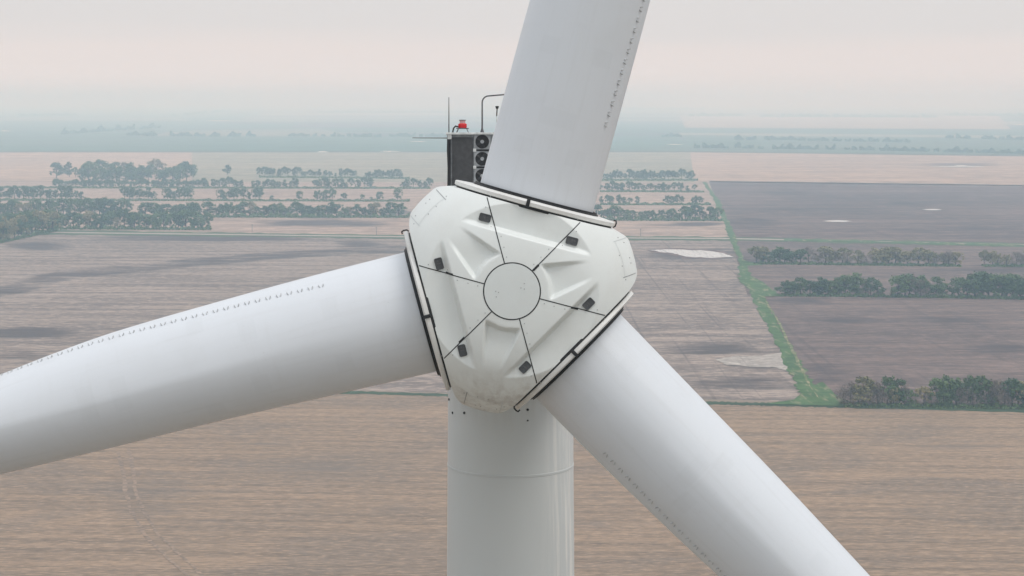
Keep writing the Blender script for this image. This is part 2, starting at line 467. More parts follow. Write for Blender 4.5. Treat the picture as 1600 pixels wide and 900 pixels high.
field('stubble_field', [(-3000, 1500), (4500, 1500), (3000, 676), (-2000, 546)], M_NEAR, .05, 260, 120,
      [('e', 230, 770, 90, 60, .55), ('e', 480, 730, 110, 26, .6), ('e', 360, 730, 60, 20, .45), ('e', 300, 830, 120, 30, .5),
       ('e', 420, 690, 60, 14, .45), ('e', 1240, 745, 60, 14, .4), ('e', 1500, 700, 90, 9, .35), ('e', 600, 790, 70, 20, .35)])
field('ploughed_field', [(-2000, 545), (1284, 628.5), (1164, 373), (-2000, 340)], M_MID, .025, 300, 140,
      [('l', [(-60, 468), (20, 452), (90, 432), (160, 424), (300, 411), (420, 400), (640, 388)], 8, .66),
       ('e', 30, 520, 110, 9, 1.0), ('e', 330, 372, 210, 7, .95), ('e', 565, 381, 50, 7, .9), ('e', 60, 385, 60, 9, .8),
       ('e', 1120, 545, 110, 11, .9), ('e', 1200, 570, 60, 8, .7), ('e', 1085, 397, 95, 12, .95), ('e', 1060, 470, 30, 14, .4),
       ('e', 1150, 600, 110, 16, .55), ('e', 90, 600, 90, 26, .6), ('e', 100, 400, 140, 4, .6), ('e', 1150, 450, 14, 60, .45), ('e', 30, 560, 80, 12, .5)])
field('ploughed_field', [(1282, 633), (2300, 655), (2100, 468), (1185, 462)], M_PLOW, .05, 120, 90,
      [('e', 1560, 545, 80, 10, .8), ('e', 1300, 500, 90, 10, .6), ('e', 1250, 470, 60, 8, .6), ('e', 1480, 500, 120, 8, .5), ('e', 1290, 590, 50, 22, .5)])
field('ploughed_field', [(1168, 462), (2100, 470), (2000, 389), (1142, 375)], M_PLOW, .05, 90, 60,
      [('e', 1175, 405, 30, 12, .8), ('e', 1560, 420, 120, 10, .7), ('e', 1250, 440, 60, 8, .5)])
field('ploughed_field', [(1142, 374), (2000, 390), (1900, 293), (1108, 283)], M_PURP, .05, 110, 80,
      [('e', 1300, 330, 120, 8, .6), ('e', 1170, 350, 50, 12, .6), ('e', 1440, 318, 120, 5, .7), ('e', 1230, 300, 90, 6, .5), ('e', 1500, 360, 120, 6, .5)])
field('stubble_strip_field', [(-500, 358), (1142, 371), (1108, 285), (-500, 283)], M_PALE, .05, 160, 90,
      [('e', 505, 349, 120, 6.5, 1.0), ('e', 500, 341, 70, 2.5, .6), ('e', 1090, 350, 50, 4, .95), ('e', 1040, 352, 60, 2, .6), ('e', 400, 303, 60, 3, .6), ('e', 620, 333, 40, 6, .7)])
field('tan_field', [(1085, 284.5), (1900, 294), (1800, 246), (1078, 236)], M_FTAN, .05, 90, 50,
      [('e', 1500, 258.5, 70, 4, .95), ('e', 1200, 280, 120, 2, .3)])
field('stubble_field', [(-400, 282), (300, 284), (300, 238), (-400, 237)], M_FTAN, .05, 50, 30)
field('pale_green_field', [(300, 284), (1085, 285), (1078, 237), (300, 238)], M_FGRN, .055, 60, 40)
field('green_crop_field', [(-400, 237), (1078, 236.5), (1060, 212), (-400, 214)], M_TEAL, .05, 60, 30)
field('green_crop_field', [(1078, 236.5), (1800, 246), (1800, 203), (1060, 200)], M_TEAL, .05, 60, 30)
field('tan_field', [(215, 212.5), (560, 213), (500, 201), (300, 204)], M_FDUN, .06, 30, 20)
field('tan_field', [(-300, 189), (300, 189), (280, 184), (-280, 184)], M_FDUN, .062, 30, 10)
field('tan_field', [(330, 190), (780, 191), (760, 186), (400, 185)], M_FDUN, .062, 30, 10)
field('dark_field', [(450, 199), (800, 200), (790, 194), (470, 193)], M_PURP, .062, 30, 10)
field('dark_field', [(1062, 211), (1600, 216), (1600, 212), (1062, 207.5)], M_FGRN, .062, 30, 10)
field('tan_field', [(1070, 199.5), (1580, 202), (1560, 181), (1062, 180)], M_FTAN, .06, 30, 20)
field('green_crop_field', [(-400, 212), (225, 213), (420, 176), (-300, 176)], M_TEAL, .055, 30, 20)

# roads, margins, the grassed ditch
ribbon('field_margin', [(-2000, 546), (555, 613), (1110, 629.5), (1310, 634.5), (2200, 656)], [5, 4.5, 4.5, 5, 7], M_MARGIN, .10, .35, 60)
ribbon('grass_verge', [(-600, 354), (85, 363), (640, 370), (1140, 373), (1600, 383), (2000, 391)], [7, 7, 6, 6, 6, 6], M_VERGE, .10, .25, 40)
ribbon('field_road', [(-600, 354), (85, 363), (640, 370), (1140, 372.6), (1600, 382.6), (2000, 390.6)], [1.6]*6, M_ROAD, .15, 0, 30)
ribbon('gravel_road', [(-400, 237.4), (1078, 236.8), (1800, 246)], [1.6, 1.6, 1.6], M_UNDER, .12, 0, 30)
ribbon('grass_ditch', [(1100, 284), (1118, 310), (1132, 340), (1144, 372), (1158, 405), (1165, 432), (1182, 460), (1206, 505), (1232, 555), (1256, 596), (1276, 628)],
       [5, 8, 9, 11, 8, 19, 17, 20, 25, 27, 33], M_GRASS, .20, .42, 14, 5)
patch('grass_ditch', [(1195, 631), (1240, 624), (1262, 606), (1285, 596), (1304, 616), (1330, 629), (1345, 635)], M_GRASS, .22, 2.0, 8, 3)
patch('grass_ditch', [(1158, 442), (1152, 434), (1168, 428), (1190, 440), (1215, 458), (1225, 463), (1196, 463)], M_GRASS, .22, 2.0, 6, 4)
patch('grass_ditch', [(1160, 411), (1166, 407), (1186, 412), (1192, 414), (1168, 415)], M_GRASS, .22, 1.0, 4, 6)
ribbon('footpath', [(1196, 470), (1215, 500), (1237, 545), (1254, 580), (1266, 604), (1279, 621)], [3, 3.5, 4, 4, 3, 2], grassy('straw', (.30, .26, .16), (.10, .14, .055), (.06, .12, .04), (3, 5), .9, (4, 6)), .26, .7, 10, 8)
ribbon('grass_strip', [(1225, 374.6), (1370, 378), (1600, 383.8)], [3, 2.6, 3.4], M_GRASS, .21, .6, 24, 9)
patch('muddy_margin', [(1008, 391), (1040, 387.5), (1098, 389), (1134, 393), (1150, 402), (1112, 405), (1066, 404), (1050, 399), (1028, 396)], M_PURP, .12, 2.5, 6, 33)
patch('pond', [(1016, 391), (1045, 389.5), (1095, 391), (1130, 395), (1146, 401.5), (1110, 402.5), (1070, 401), (1060, 397), (1035, 394)], M_WATER, .16, 2.2, 5, 3)
patch('dried_pond', [(1117, 561), (1150, 556), (1190, 556), (1222, 550), (1230, 566), (1236, 581), (1212, 574), (1180, 573), (1135, 570)], M_MUD, .16, 2.5, 6, 5)
for i, (x0, x1, y, h) in enumerate([(1284, 1332, 345.5, 2.6), (1440, 1472, 327.5, 1.8), (1490, 1512, 258.5, 1.2), (1450, 1545, 260, 1.2), (318, 368, 188.5, 1.0),
                                    (494, 514, 237.2, 1.4), (592, 626, 236.4, 1.3), (1040, 1068, 225.7, 1.2), (1578, 1640, 195, 1.2), (0, 18, 204.5, 1.2), (640, 668, 221, .9)]):
    xm = (x0+x1)/2
    patch('pond', [(x0, y), (lerp(x0, x1, .25), y-h*.5), (xm, y-h*.6), (lerp(x0, x1, .8), y-h*.35), (x1, y+h*.1), (lerp(x0, x1, .7), y+h*.5), (lerp(x0, x1, .3), y+h*.4)],
          M_WATER, .18, .6 if x1-x0 > 30 else .2, 3, 20+i)
ribbon('wheel_track', [(184, 706), (190, 725), (194, 745), (196, 768), (206, 800), (228, 838), (262, 872), (300, 905), (360, 950)], [6]*9, M_TRACK, .10, .6, 10, 3)
ribbon('wheel_track', [(201, 700), (206, 722), (209, 742), (212, 768), (222, 795), (246, 833), (280, 866), (318, 900), (380, 945)], [6]*9, M_TRACK, .10, .6, 10, 4)

# ------------------------------------------------------------------ wind turbine
TILT, CONE = R(4.2), R(2.5)
TB = Vector((-.03, 4.3, 0.0))                    # tower base
turbine = bpy.data.objects.new('wind_turbine', None); COL.objects.link(turbine)
turbine.location = TB
tag(turbine, 'white three bladed wind turbine with rounded spinner facing the viewer, in the foreground', 'wind turbine')
n_ = Vector((0, -math.cos(TILT), math.sin(TILT))); u_ = Vector((0, math.sin(TILT), math.cos(TILT)))
ROT = Matrix(((1, u_.x, n_.x, 0), (0, u_.y, n_.y, 0), (0, u_.z, n_.z, 0), (0, 0, 0, 1)))
ROT = Matrix.Translation(HUB-TB) @ ROT           # rotor frame: x right, y up, z toward the wind
PHI = [R(15), R(135), R(255)]                    # blade directions, clockwise from straight up

# tower
mb = MB()
TOWER_TOP = 77.9
prof = []
for k in range(41):
    z = TOWER_TOP*k/40
    prof.append((lerp(2.1, 1.335, z/TOWER_TOP), z))
mb.lathe(prof, 'Z', 128)
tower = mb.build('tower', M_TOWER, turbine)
def tower_r(z): return lerp(2.1, 1.335, z/TOWER_TOP)
zs = 75.74
mb = MB(); mb.lathe([(tower_r(zs-.03)-.002, zs-.03), (tower_r(zs)+.008, zs-.022), (tower_r(zs)+.008, zs+.022), (tower_r(zs+.03)-.002, zs+.03)], 'Z', 128)
mb.build('section_seam', M_SEAM, tower)
for (px, py) in [(708, 645), (727, 645), (824, 657), (702, 624), (824, 640)]:
    x = (px-798)/73.6
    r0 = tower_r(77.3)
    y = -math.sqrt(max(0.0, r0*r0-x*x))
    # height: from the pixel row at that depth
    q = Vector((x, TB.y+y, 0)); d = ray(px, py); s = (q.y-CAM.y)/d.y
    z = CAM.z+d.z*s
    mb = MB(); nrm = Vector((x, y, 0)).normalized()
    mb.tube([Vector((x, y, z))-nrm*.02, Vector((x, y, z))+nrm*.02], .026 if py < 650 else .018, 10)
    mb.build('bolt', M_BLACK, tower)
mb = MB()
mb.lathe([(2.12, 0), (2.35, 0), (2.35, .35), (2.12, .35)], 'Z', 64)
mb.build('foundation_ring', M_STEEL, tower)
mb = MB(); mb.box((0, -2.07, 1.5), (.9, .12, 2.1), .03); mb.build('door', M_GREY, tower)

# nacelle
mb = MB(ROT)
mb.box((0, -.05, -5.9), (3.2, 3.5, 8.6), .35)
nac = mb.build('nacelle', M_NAC, turbine)
mb = MB(ROT); mb.lathe([(1.5, -1.9), (1.6, -1.5), (1.7, -1.25)], 'Z', 64); mb.build('shaft_collar', M_DARK, nac)
for sx in (-1, 1):
    mb = MB(ROT); mb.box((sx*1.602, .3, -6.5), (.02, 1.1, 3.0), 0); mb.build('side_vent', M_DARK2, nac)
mb = MB(); mb.lathe([(1.36, 77.5), (1.5, 77.85), (1.5, 78.3)], 'Z', 64); mb.build('yaw_ring', M_DARK, nac)

# ---- spinner
RM, ZN, PP, QQ = 2.385, 1.85, 2.9, 2.0
FD = 1.585                                        # distance of the blade flange plane from the axis
def dome(r):
    a = 1-(min(r, RM)/RM)**PP
    return ZN*max(a, 0.0)**(1/QQ)
def blade_delta(phi):
    best = min(((phi-p_+math.pi) % (2*math.pi))-math.pi for p_ in PHI) if False else None
    ds = [((phi-p_+math.pi) % (2*math.pi))-math.pi for p_ in PHI]
    return min(ds, key=abs)
def smin(a, b, k=.32):
    h = max(k-abs(a-b), 0.0)/k
    return min(a, b)-h*h*k*.25
def rlim(phi, z):
    d = blade_delta(phi)
    return smin(RM, (FD/math.cos(CONE)-z*math.tan(CONE))/math.cos(d))
def surf(r, phi):
    """front surface height of the spinner with its pressed-in pockets"""
    z = dome(r)
    d = blade_delta(phi)
    along, across = r*math.cos(d), r*math.sin(d)
    fl = dome(1.575)
    if z > fl:
        k = sstep(.955, 1.055, along)
        z = lerp(z, min(z, fl), k)
    # U-shaped recess on each lobe
    e = ((d % (2*math.pi/3))-math.pi/3)
    a, c = r*math.cos(e), r*math.sin(e)
    if .5 < a < 1.6:
        hw = lerp(.34, .20, (a-.66)/.80)
        inner = .60+.05*math.cos(min(1.5, abs(c)/.3)*1.5)
        msk = sstep(inner, inner+.10, a)*(1-sstep(hw-.085, hw, abs(c)))
        dep = .125*(1-sstep(.75, 1.55, a))
        z -= dep*msk
    return z
NT, NR, NB = 720, 110, 14
vs_, fs = [], []
zero_phi = PHI[0]
rc_list = []
for k in range(NT):
    phi = zero_phi+2*math.pi*k/NT
    lo, hi = .5, RM
    for _ in range(50):
        mid = (lo+hi)/2
        if mid < rlim(phi, dome(mid)): lo = mid
        else: hi = mid
    rc_list.append((lo+hi)/2)
for k in range(NT):
    phi = zero_phi+2*math.pi*k/NT
    sx, cy = math.sin(phi), math.cos(phi)
    rc = rc_list[k]
    for i in range(NR):
        s = i/(NR-1)
        r = .05+(rc-.05)*(s*.75+.25*(1-(1-s)**3))
        vs_.append((r*sx, r*cy, surf(r, phi) if r < RM-1e-6 else 0.0))
    zc = surf(rc, phi)
    for j in range(1, NB+1):
        z = lerp(zc, -1.35, j/NB)
        r = rlim(phi, z) if z > -.75 else min(rlim(phi, z), RM-.55*((-.75-z)/.6)**2)
        r = min(r, rc) if z > 0 and rc < RM-.02 and abs(blade_delta(phi)) < R(40) and False else r
        vs_.append((r*sx, r*cy, z))
    vs_.append((1.2*sx, 1.2*cy, -1.36))
ROW = NR+NB+1
for k in range(NT):
    a, b_ = k*ROW, ((k+1) % NT)*ROW
    for i in range(ROW-1):
        fs.append((a+i, a+i+1, b_+i+1, b_+i))
fs.append(tuple(k*ROW for k in range(NT)))
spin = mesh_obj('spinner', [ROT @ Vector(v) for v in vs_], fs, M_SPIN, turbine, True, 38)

def rp_(r, phi, lift=.0):
    """point on the spinner front, lifted along its normal (rotor frame)"""
    def P(r_, f_): return Vector((r_*math.sin(f_), r_*math.cos(f_), surf(min(r_, RM-.001), f_)))
    p0 = P(r, phi)
    e = .004
    a = P(r+e, phi)-P(r-e, phi); c = P(r, phi+e/max(r, .1))-P(r, phi-e/max(r, .1))
    nn = a.cross(c)
    if nn.z < 0: nn = -nn
    return p0+nn.normalized()*lift, nn.normalized()
def strip(name, pts, width, material, parent, lift=.004):
    """thin strip over the spinner front through (r, phi) points"""
    L, R2 = [], []
    P = [rp_(r, f, lift) for r, f in pts]
    for i, (p0, nn) in enumerate(P):
        d = (P[min(i+1, len(P)-1)][0]-P[max(i-1, 0)][0]).normalized()
        s = nn.cross(d).normalized()*width*.5
        L.append(ROT @ (p0+s)); R2.append(ROT @ (p0-s))
    n = len(L)
    return mesh_obj(name, L+R2, [(i, n+i, n+i+1, i+1) for i in range(n-1)], material, parent, True)
def lin(a, b, n): return [lerp(a, b, i/(n-1)) for i in range(n)]
for k in range(6):
    phi = R(45+60*k)
    d = blade_delta(phi)
    strip('panel_seam', [(r, phi) for r in lin(.52, (FD-.075)/math.cos(d), 70)], .018, M_BLACK, spin)
    side = 1 if k % 2 else -1
    for j, r in enumerate((.62, .80, 1.00, 1.22, 1.42, 1.58, 1.75)):
        off = .065*(1 if (k+j) % 2 else -1)
        if j in (1, 4): off = -off
        p0, nn = rp_(r, phi+off/r, .0)
        mb = MB(); mb.tube([ROT @ (p0-nn*.01), ROT @ (p0+nn*.008)], .008, 8)
        mb.build('bolt', M_BOLT, spin)
# small black clips where three of the seams end
for k, r in ((0, .60), (1, 1.17), (3, 1.27), (4, 1.17)):
    phi = R(45+60*k)
    strip('seam_clip', [(r_, phi+.008) for r_ in lin(r-.07, r+.07, 8)], .04, M_BLACK, spin, .007)
# nose cap with its dark joint
NC = 40
vs_, fs = [], []
for i in range(6):
    r = .497*i/5
    for k in range(96):
        f = 2*math.pi*k/96
        vs_.append(ROT @ Vector((r*math.sin(f), r*math.cos(f), dome(r)+.012)))
for i in range(5):
    for k in range(96):
        fs.append((i*96+k, (i+1)*96+k, (i+1)*96+(k+1) % 96, i*96+(k+1) % 96))
cap = mesh_obj('nose_cap', vs_, fs, M_CAP, spin, True)
strip('cap_joint', [(.507, 2*math.pi*k/96) for k in range(97)], .024, M_BLACK, spin)
for (dx, dy) in ((.22, .14), (.22, .04), (-.28, -.10), (-.29, 0.0), (.16, .06), (-.24, -.02)):
    mb = MB(ROT); mb.tube([(dx, dy, dome(.3)+.006), (dx, dy, dome(.3)+.020)], .009, 8); mb.build('bolt', M_BOLT, spin)
# lifting lugs: dark rounded recesses in the pocket corners
for p_ in PHI:
    for s in (-1, 1):
        phi = p_+s*R(35.3)
        p0, nn = rp_(1.405, phi, .0); p0 = p0+Vector((0, 0, .012))
        ex = Vector((math.cos(p_), -math.sin(p_), 0)); ez = Vector((0, 0, 1)); ey = ez.cross(ex)
        B = Matrix(((ex.x, ey.x, 0, p0.x), (ex.y, ey.y, 0, p0.y), (0, 0, 1, p0.z), (0, 0, 0, 1)))
        mb = MB(ROT @ B)
        w, h, rr = .108, .072, .03
        ring = []
        for cx_, cy_, a0 in ((w-rr, h-rr, 0), (-w+rr, h-rr, 90), (-w+rr, -h+rr, 180), (w-rr, -h+rr, 270)):
            for q in range(6):
                a = R(a0+q*18); ring.append((cx_+rr*math.cos(a), cy_+rr*math.sin(a)))
        nn_ = len(ring)
        mb.add([(x, y, .016) for x, y in ring]+[(x, y, -.05) for x, y in ring]+[(x*.86, y*.82, .016) for x, y in ring]+[(x*.80, y*.76, .004) for x, y in ring],
               [(i, (i+1) % nn_, nn_+(i+1) % nn_, nn_+i) for i in range(nn_)]+[(i, 2*nn_+i, 2*nn_+(i+1) % nn_, (i+1) % nn_) for i in range(nn_)] +
               [(2*nn_+i, 3*nn_+i, 3*nn_+(i+1) % nn_, 2*nn_+(i+1) % nn_) for i in range(nn_)]+[tuple(range(3*nn_, 4*nn_))])
        mb.cur = 1
        mb.box((0, 0, .008), (.018, .07, .014), .004); mb.box((.045, .01, .008), (.04, .02, .012), .004)
        mb.build('lifting_lug', [M_DARK, M_LUG], spin)
# access hatch outline on every lobe
for p_ in PHI:
    lobe = p_+R(60)
    def pol(a, c): return (math.hypot(a, c), lobe+math.atan2(c, a))
    for c in (-.37, .31):
        strip('hatch_seam', [pol(a, c) for a in lin(2.02, 2.30, 24)], .014, M_SEAM if c < 0 else M_BOLT, spin)
    strip('hatch_seam', [pol(2.04+.05*math.cos(c*4), c) for c in lin(-.37, .31, 24)], .008, M_SEAM, spin)
    for (a, c) in ((2.13, -.42), (2.22, -.30), (2.06, -.1), (2.06, .1), (2.06, .36), (2.25, 0.), (2.25, .1)):
        r, f = pol(a, c); p0, nn = rp_(r, f)
        mb = MB(); mb.tube([ROT @ (p0-nn*.01), ROT @ (p0+nn*.008)], .010, 8); mb.build('bolt', M_BOLT, spin)

# ---- blades
BL = 43.0
TABS = {
    0: ([(1.6, 1.10), (1.75, 1.105), (6.0, 1.10), (8, 1.04), (9.9, .92), (13, .62), (25, .36), (BL, .04)],
        [(1.6, 1.09), (1.75, 1.09), (5.4, 1.07), (8, .99), (10, .9), (14, .66), (25, .36), (BL, .04)]),
    1: ([(1.6, 1.145), (1.75, 1.15), (3.4, 1.16), (5.4, 1.125), (6.6, 1.08), (8.2, 1.0), (9.8, .88), (13, .62), (25, .36), (BL, .04)],
        [(1.6, 1.10), (1.75, 1.10), (4.3, 1.06), (6.2, 1.025), (8.6, .94), (10, .88), (14, .66), (25, .36), (BL, .04)]),
    2: ([(1.6, 1.18), (1.75, 1.18), (3.6, 1.20), (5.3, 1.19), (7.4, 1.145), (8.6, 1.05), (9.8, .91), (12, .65), (25, .36), (BL, .04)],
        [(1.6, 1.15), (1.8, 1.15), (3.8, 1.07), (5.9, .985), (8.0, .94), (10.3, .87), (14, .66), (25, .36), (BL, .04)])}
C_FRONT = [(1.6, 1.13), (3.5, 1.18), (6, 1.22), (10, 1.15), (20, .8), (BL, .08)]
C_BACK = [(1.6, 1.13), (3.5, 1.30), (6, 1.75), (10, 2.35), (14, 2.3), (25, 1.5), (BL, .15)]
def blade_frame(phi):
    ex = Vector((math.cos(phi), -math.sin(phi), 0)); ey = Vector((math.sin(phi), math.cos(phi), 0)); ez = Vector((0, 0, 1))
    ey2 = ey*math.cos(CONE)+ez*math.sin(CONE); ez2 = ez*math.cos(CONE)-ey*math.sin(CONE)
    return ROT @ Matrix(((ex.x, ey2.x, ez2.x, 0), (ex.y, ey2.y, ez2.y, 0), (ex.z, ey2.z, ez2.z, 0), (0, 0, 0, 1)))
def section(bi, y, t_):
    """t_ angle: 0 = toward the wind, +90 deg = clockwise edge"""
    cw, ccw = TABS[bi]
    s, c = math.sin(t_), math.cos(t_)
    hw = smooth_table(cw, y) if s >= 0 else smooth_table(ccw, y)
    g = sstep(2.2, 6.0, y)
    if c >= 0:
        cz = table(C_FRONT, y)
        z = cz*c*(1-.035*g*abs(s)*(1-abs(s))*2)
        x = hw*s
    else:
        cz = table(C_BACK, y)
        g2 = sstep(3.0, 10.0, y)
        q = abs(c)
        x = hw*s*lerp(1.0, (1-q**1.6)/max(1e-6, math.sqrt(1-q*q)) if q < .9999 else 0.0, g2) if q < .9999 else 0.0
        z = cz*c
    return Vector((x, y, z))
LUG_OFF = [-.13, 0.0, -.05]
for bi, phi in enumerate(PHI):
    Bf = blade_frame(phi)
    ys = [1.60]+lin(1.75, 12, 60)+lin(12.8, BL, 30)
    n = 96
    vs_, fs = [], []
    for y in ys:
        for k in range(n): vs_.append(Bf @ section(bi, y, 2*math.pi*k/n))
    for i in range(len(ys)-1):
        for k in range(n):
            fs.append((i*n+k, i*n+(k+1) % n, (i+1)*n+(k+1) % n, (i+1)*n+k))
    fs.append(tuple(range((len(ys)-1)*n, len(ys)*n))); fs.append(tuple(reversed(range(n))))
    blade = mesh_obj('blade', vs_, fs, M_BLADE, turbine, True, 60)
    at = blade.data.attributes.new('span_arc', 'FLOAT_VECTOR', 'POINT')
    at.data.foreach_set('vector', [c_ for y in ys for k in range(n) for c_ in (y+17*bi, abs(2*k/n-1)*3.4+bi*5, bi*3.0)])
    tag(blade, ['upper blade pointing up, its row of fins on its right edge', 'lower right blade, its row of fins on its lower edge',
                'left blade, its row of fins along its top edge'][bi])
    # gasket, white collar, dark root seal
    mb = MB(Bf); mb.lathe([(1.0, FD-.02), (1.505, FD-.02), (1.515, FD+.04), (1.0, FD+.04)], 'Y', 128); mb.build('gasket', M_BLACK, blade)
    mb = MB(Bf); mb.lathe([(1.10, FD+.030), (1.535, FD+.032), (1.553, FD+.042), (1.557, FD+.105), (1.54, FD+.118), (1.24, FD+.14), (1.10, FD+.145)], 'Y', 128)
    mb.build('root_collar', M_RIM, blade)
    mb = MB(Bf)
    sealp = [(1.15, FD+.13), (1.215, FD+.135), (1.215, FD+.16), (1.185, FD+.17), (1.185, FD+.195), (1.15, FD+.20)]
    k_ = [1.0, 1.02, 1.04][bi]
    mb.lathe([(r*k_, h) for r, h in sealp], 'Y', 128); mb.build('root_seal', M_BLACK, blade)
    mb = MB(Bf); a = LUG_OFF[bi]
    mb.box((a, FD+.085, math.sqrt(1.557**2-a*a)), (.065, .14, .05), .012); mb.build('collar_clasp', M_BLACK, blade)
    mb = MB(Bf)
    mb.tube([(1.52, FD+.15, .06), (1.565, FD+.15, .06), (1.58, FD+.11, .06), (1.575, FD+.05, .06), (1.54, FD+.02, .06)], .014, 8)
    mb.build('end_hook', M_BLACK, blade)
    # vortex generators: pairs of little fins
    for k in range(32):
        y = 3.42+.2*k
        inset = max(.01, .235-.0335*(y-3.42))
        cwv = smooth_table(TABS[bi][0], y)
        tt = math.asin(max(-1, min(1, (cwv-inset)/cwv)))
        p0 = section(bi, y, tt)
        e = .01
        dt = (section(bi, y, tt+e)-section(bi, y, tt-e)).normalized()     # chordwise, toward the clockwise edge
        dy = (section(bi, y+e, tt)-section(bi, y-e, tt)).normalized()
        nn = dy.cross(dt).normalized()
        if nn.z < 0 and nn.x < 0: nn = -nn
        if nn.dot(Vector((p0.x, 0, p0.z))) < 0: nn = -nn
        mb = MB(Bf)
        for s in (-1, 1):
            A = p0+dy*(s*.024)-dt*.032; Bp = p0+dy*(s*.045)+dt*.032
            th = dy*.0065
            hgt = .030
            quad = [A-th, A+th, Bp+th, Bp-th]
            v = [q-nn*.01 for q in quad]+[A-th+nn*.008, A+th+nn*.008, Bp+th+nn*hgt, Bp-th+nn*hgt]
            mb.add(v, [(0, 3, 2, 1), (4, 5, 6, 7), (0, 1, 5, 4), (1, 2, 6, 5), (2, 3, 7, 6), (3, 0, 4, 7)])
        mb.build('vortex_generator', M_VG, blade, False, None)

# ---- cooler on the back of the nacelle, with mast, beacon, aerials
CT = 3.44
mb = MB(ROT)
mb.box((0, 2.56, -9.75), (3.10, 1.70, .9), .02)
cool = mb.build('cooler', M_GREY, turbine)
mb = MB(ROT); mb.box((0, CT-.02, -9.72), (3.16, .05, 1.05), .012); mb.build('top_plate', M_LIGHT, cool)
for sx in (-1, 1):
    mb = MB(ROT); mb.box((sx*1.19, 2.52, -9.285), (.50, 1.62, .05), .01); mb.build('radiator_panel', M_DARK2, cool)
    mb = MB(ROT); mb.tube([(sx*1.53, CT-.05, -9.27), (sx*1.535, 3.0, -9.25), (sx*1.52, 2.6, -9.26), (sx*1.53, 1.9, -9.25)], .03, 8)
    mb.tube([(sx*1.495, CT-.08, -9.28), (sx*1.49, 2.8, -9.27), (sx*1.50, 1.9, -9.28)], .018, 8); mb.build('cable', M_BLACK, cool)
for cx in (-.715, -.29, .29, .715):
    for cy in (3.225, 2.815, 2.405):
        mb = MB(ROT)
        mb.box((cx, cy, -9.30), (.405, .37, .08), .015)
        mb.cur = 1; mb.tube([(cx, cy, -9.265), (cx, cy, -9.252)], .165, 28)
        mb.cur = 2
        mb.tube([(cx, cy, -9.25), (cx, cy, -9.235)], .045, 16)
        mb.cur = 3
        for q in range(5):
            a = 2*math.pi*q/5; M3 = Matrix.Rotation(a, 4, 'Z') @ Matrix.Rotation(R(25), 4, 'X')
            mb.box(Vector((cx+.1*math.cos(a), cy+.1*math.sin(a), -9.244)), (.10, .05, .006), 0, M3)
        for rr in (.08, .12, .155):
            ringp = [(cx+rr*math.cos(2*math.pi*q/24), cy+rr*math.sin(2*math.pi*q/24), -9.236) for q in range(25)]
            mb.tube(ringp, .003, 5, False)
        mb.build('fan', [M_STEEL, M_BLACK, M_STEEL, M_BLADES], cool)
    for cy in (3.02, 2.61):
        mb = MB(ROT); mb.box((cx+.02, cy, -9.262), (.36, .035, .04), .005); mb.build('crossbar', M_BLACK, cool)
for cy in (3.02, 2.61):
    mb = MB(ROT); mb.box((-.895, cy, -9.245), (.075, .075, .06), .008); mb.build('junction_box', M_LIGHT, cool)
mb = MB(ROT); mb.box((-1.50, 3.36, -9.255), (.10, .15, .06), .008); mb.build('junction_box', M_LIGHT, cool)
# red obstruction light on its little stand
bx, bz = -1.195, -9.5
mb = MB(ROT)
mb.box((bx, CT+.115, bz), (.30, .015, .2), .004)
for sx in (-1, 1):
    for sz in (-1, 1): mb.tube([(bx+sx*.15, CT, bz+sz*.1), (bx+sx*.10, CT+.11, bz+sz*.06)], .010, 6)
beacon = mb.build('obstruction_light', M_POLE, turbine)
mb = MB(ROT); mb.lathe([(.0, CT+.125), (.095, CT+.125), (.105, CT+.15), (.105, CT+.215), (.09, CT+.235), (0, CT+.237)], 'Y', 24)
mb.M = ROT @ Matrix.Translation((bx, 0, bz)); mb2 = MB(ROT @ Matrix.Translation((bx, 0, bz)))
mb2.lathe([(.0, CT+.125), (.095, CT+.125), (.105, CT+.15), (.105, CT+.215), (.09, CT+.235), (0.0, CT+.237)], 'Y', 24)
mb2.build('red_lens', M_RED, beacon)
mb2 = MB(ROT @ Matrix.Translation((bx, 0, bz)))
mb2.lathe([(.07, CT+.237), (.07, CT+.305), (.0, CT+.306)], 'Y', 24); mb2.build('clear_lens', M_CLEAR, beacon)
mb2 = MB(ROT @ Matrix.Translation((bx, 0, bz)))
mb2.lathe([(.0, CT+.306), (.085, CT+.306), (.085, CT+.322), (.0, CT+.326)], 'Y', 24); mb2.build('lamp_cap', M_POLE, beacon)
mb = MB(ROT)
mb.tube([(bx-.08, CT+.15, bz), (bx-.17, CT+.17, bz+.02), (bx-.21, CT+.12, bz+.08), (bx-.24, CT-.02, bz+.2), (bx-.30, CT-.14, bz+.25), (bx-.33, CT-.3, bz+.25)], .02, 8)
mb.build('lamp_cable', M_BLACK, beacon)
mb = MB(ROT); mb.tube([(-1.52, CT-.1, -9.4), (-1.52, CT+.3, -9.4), (-1.52, CT+.86, -9.4)], [.016, .013, .008], 8); mb.build('whip_antenna', M_POLE, turbine)
mb = MB(ROT); mb.tube([(-1.50, 3.32, -9.4), (-2.40, 3.325, -9.4)], [.012, .008], 8); mb.build('lightning_rod', M_POLE, turbine)
mb = MB(ROT)
hp = [(-.72, CT, -9.5), (-.72, CT+.12, -9.5), (-.72, CT+.74, -9.5)]
for q in range(1, 7):
    a = R(90*q/6); hp.append((-.72+.16*(1-math.cos(a)), CT+.74+.16*math.sin(a), -9.5))
hp += [(-.2, CT+.93, -9.5), (.2, CT+.93, -9.5)]
for q in range(0, 7):
    a = R(90-90*q/6); hp.append((.72-.16*(1-math.cos(a)), CT+.74+.16*math.sin(a), -9.5))
hp += [(.72, CT+.12, -9.5), (.72, CT, -9.5)]
mb.tube(hp, [.055, .022]+[.018]*(len(hp)-4)+[.022, .055], 10)
hoop = mb.build('sensor_hoop', M_POLE, turbine)
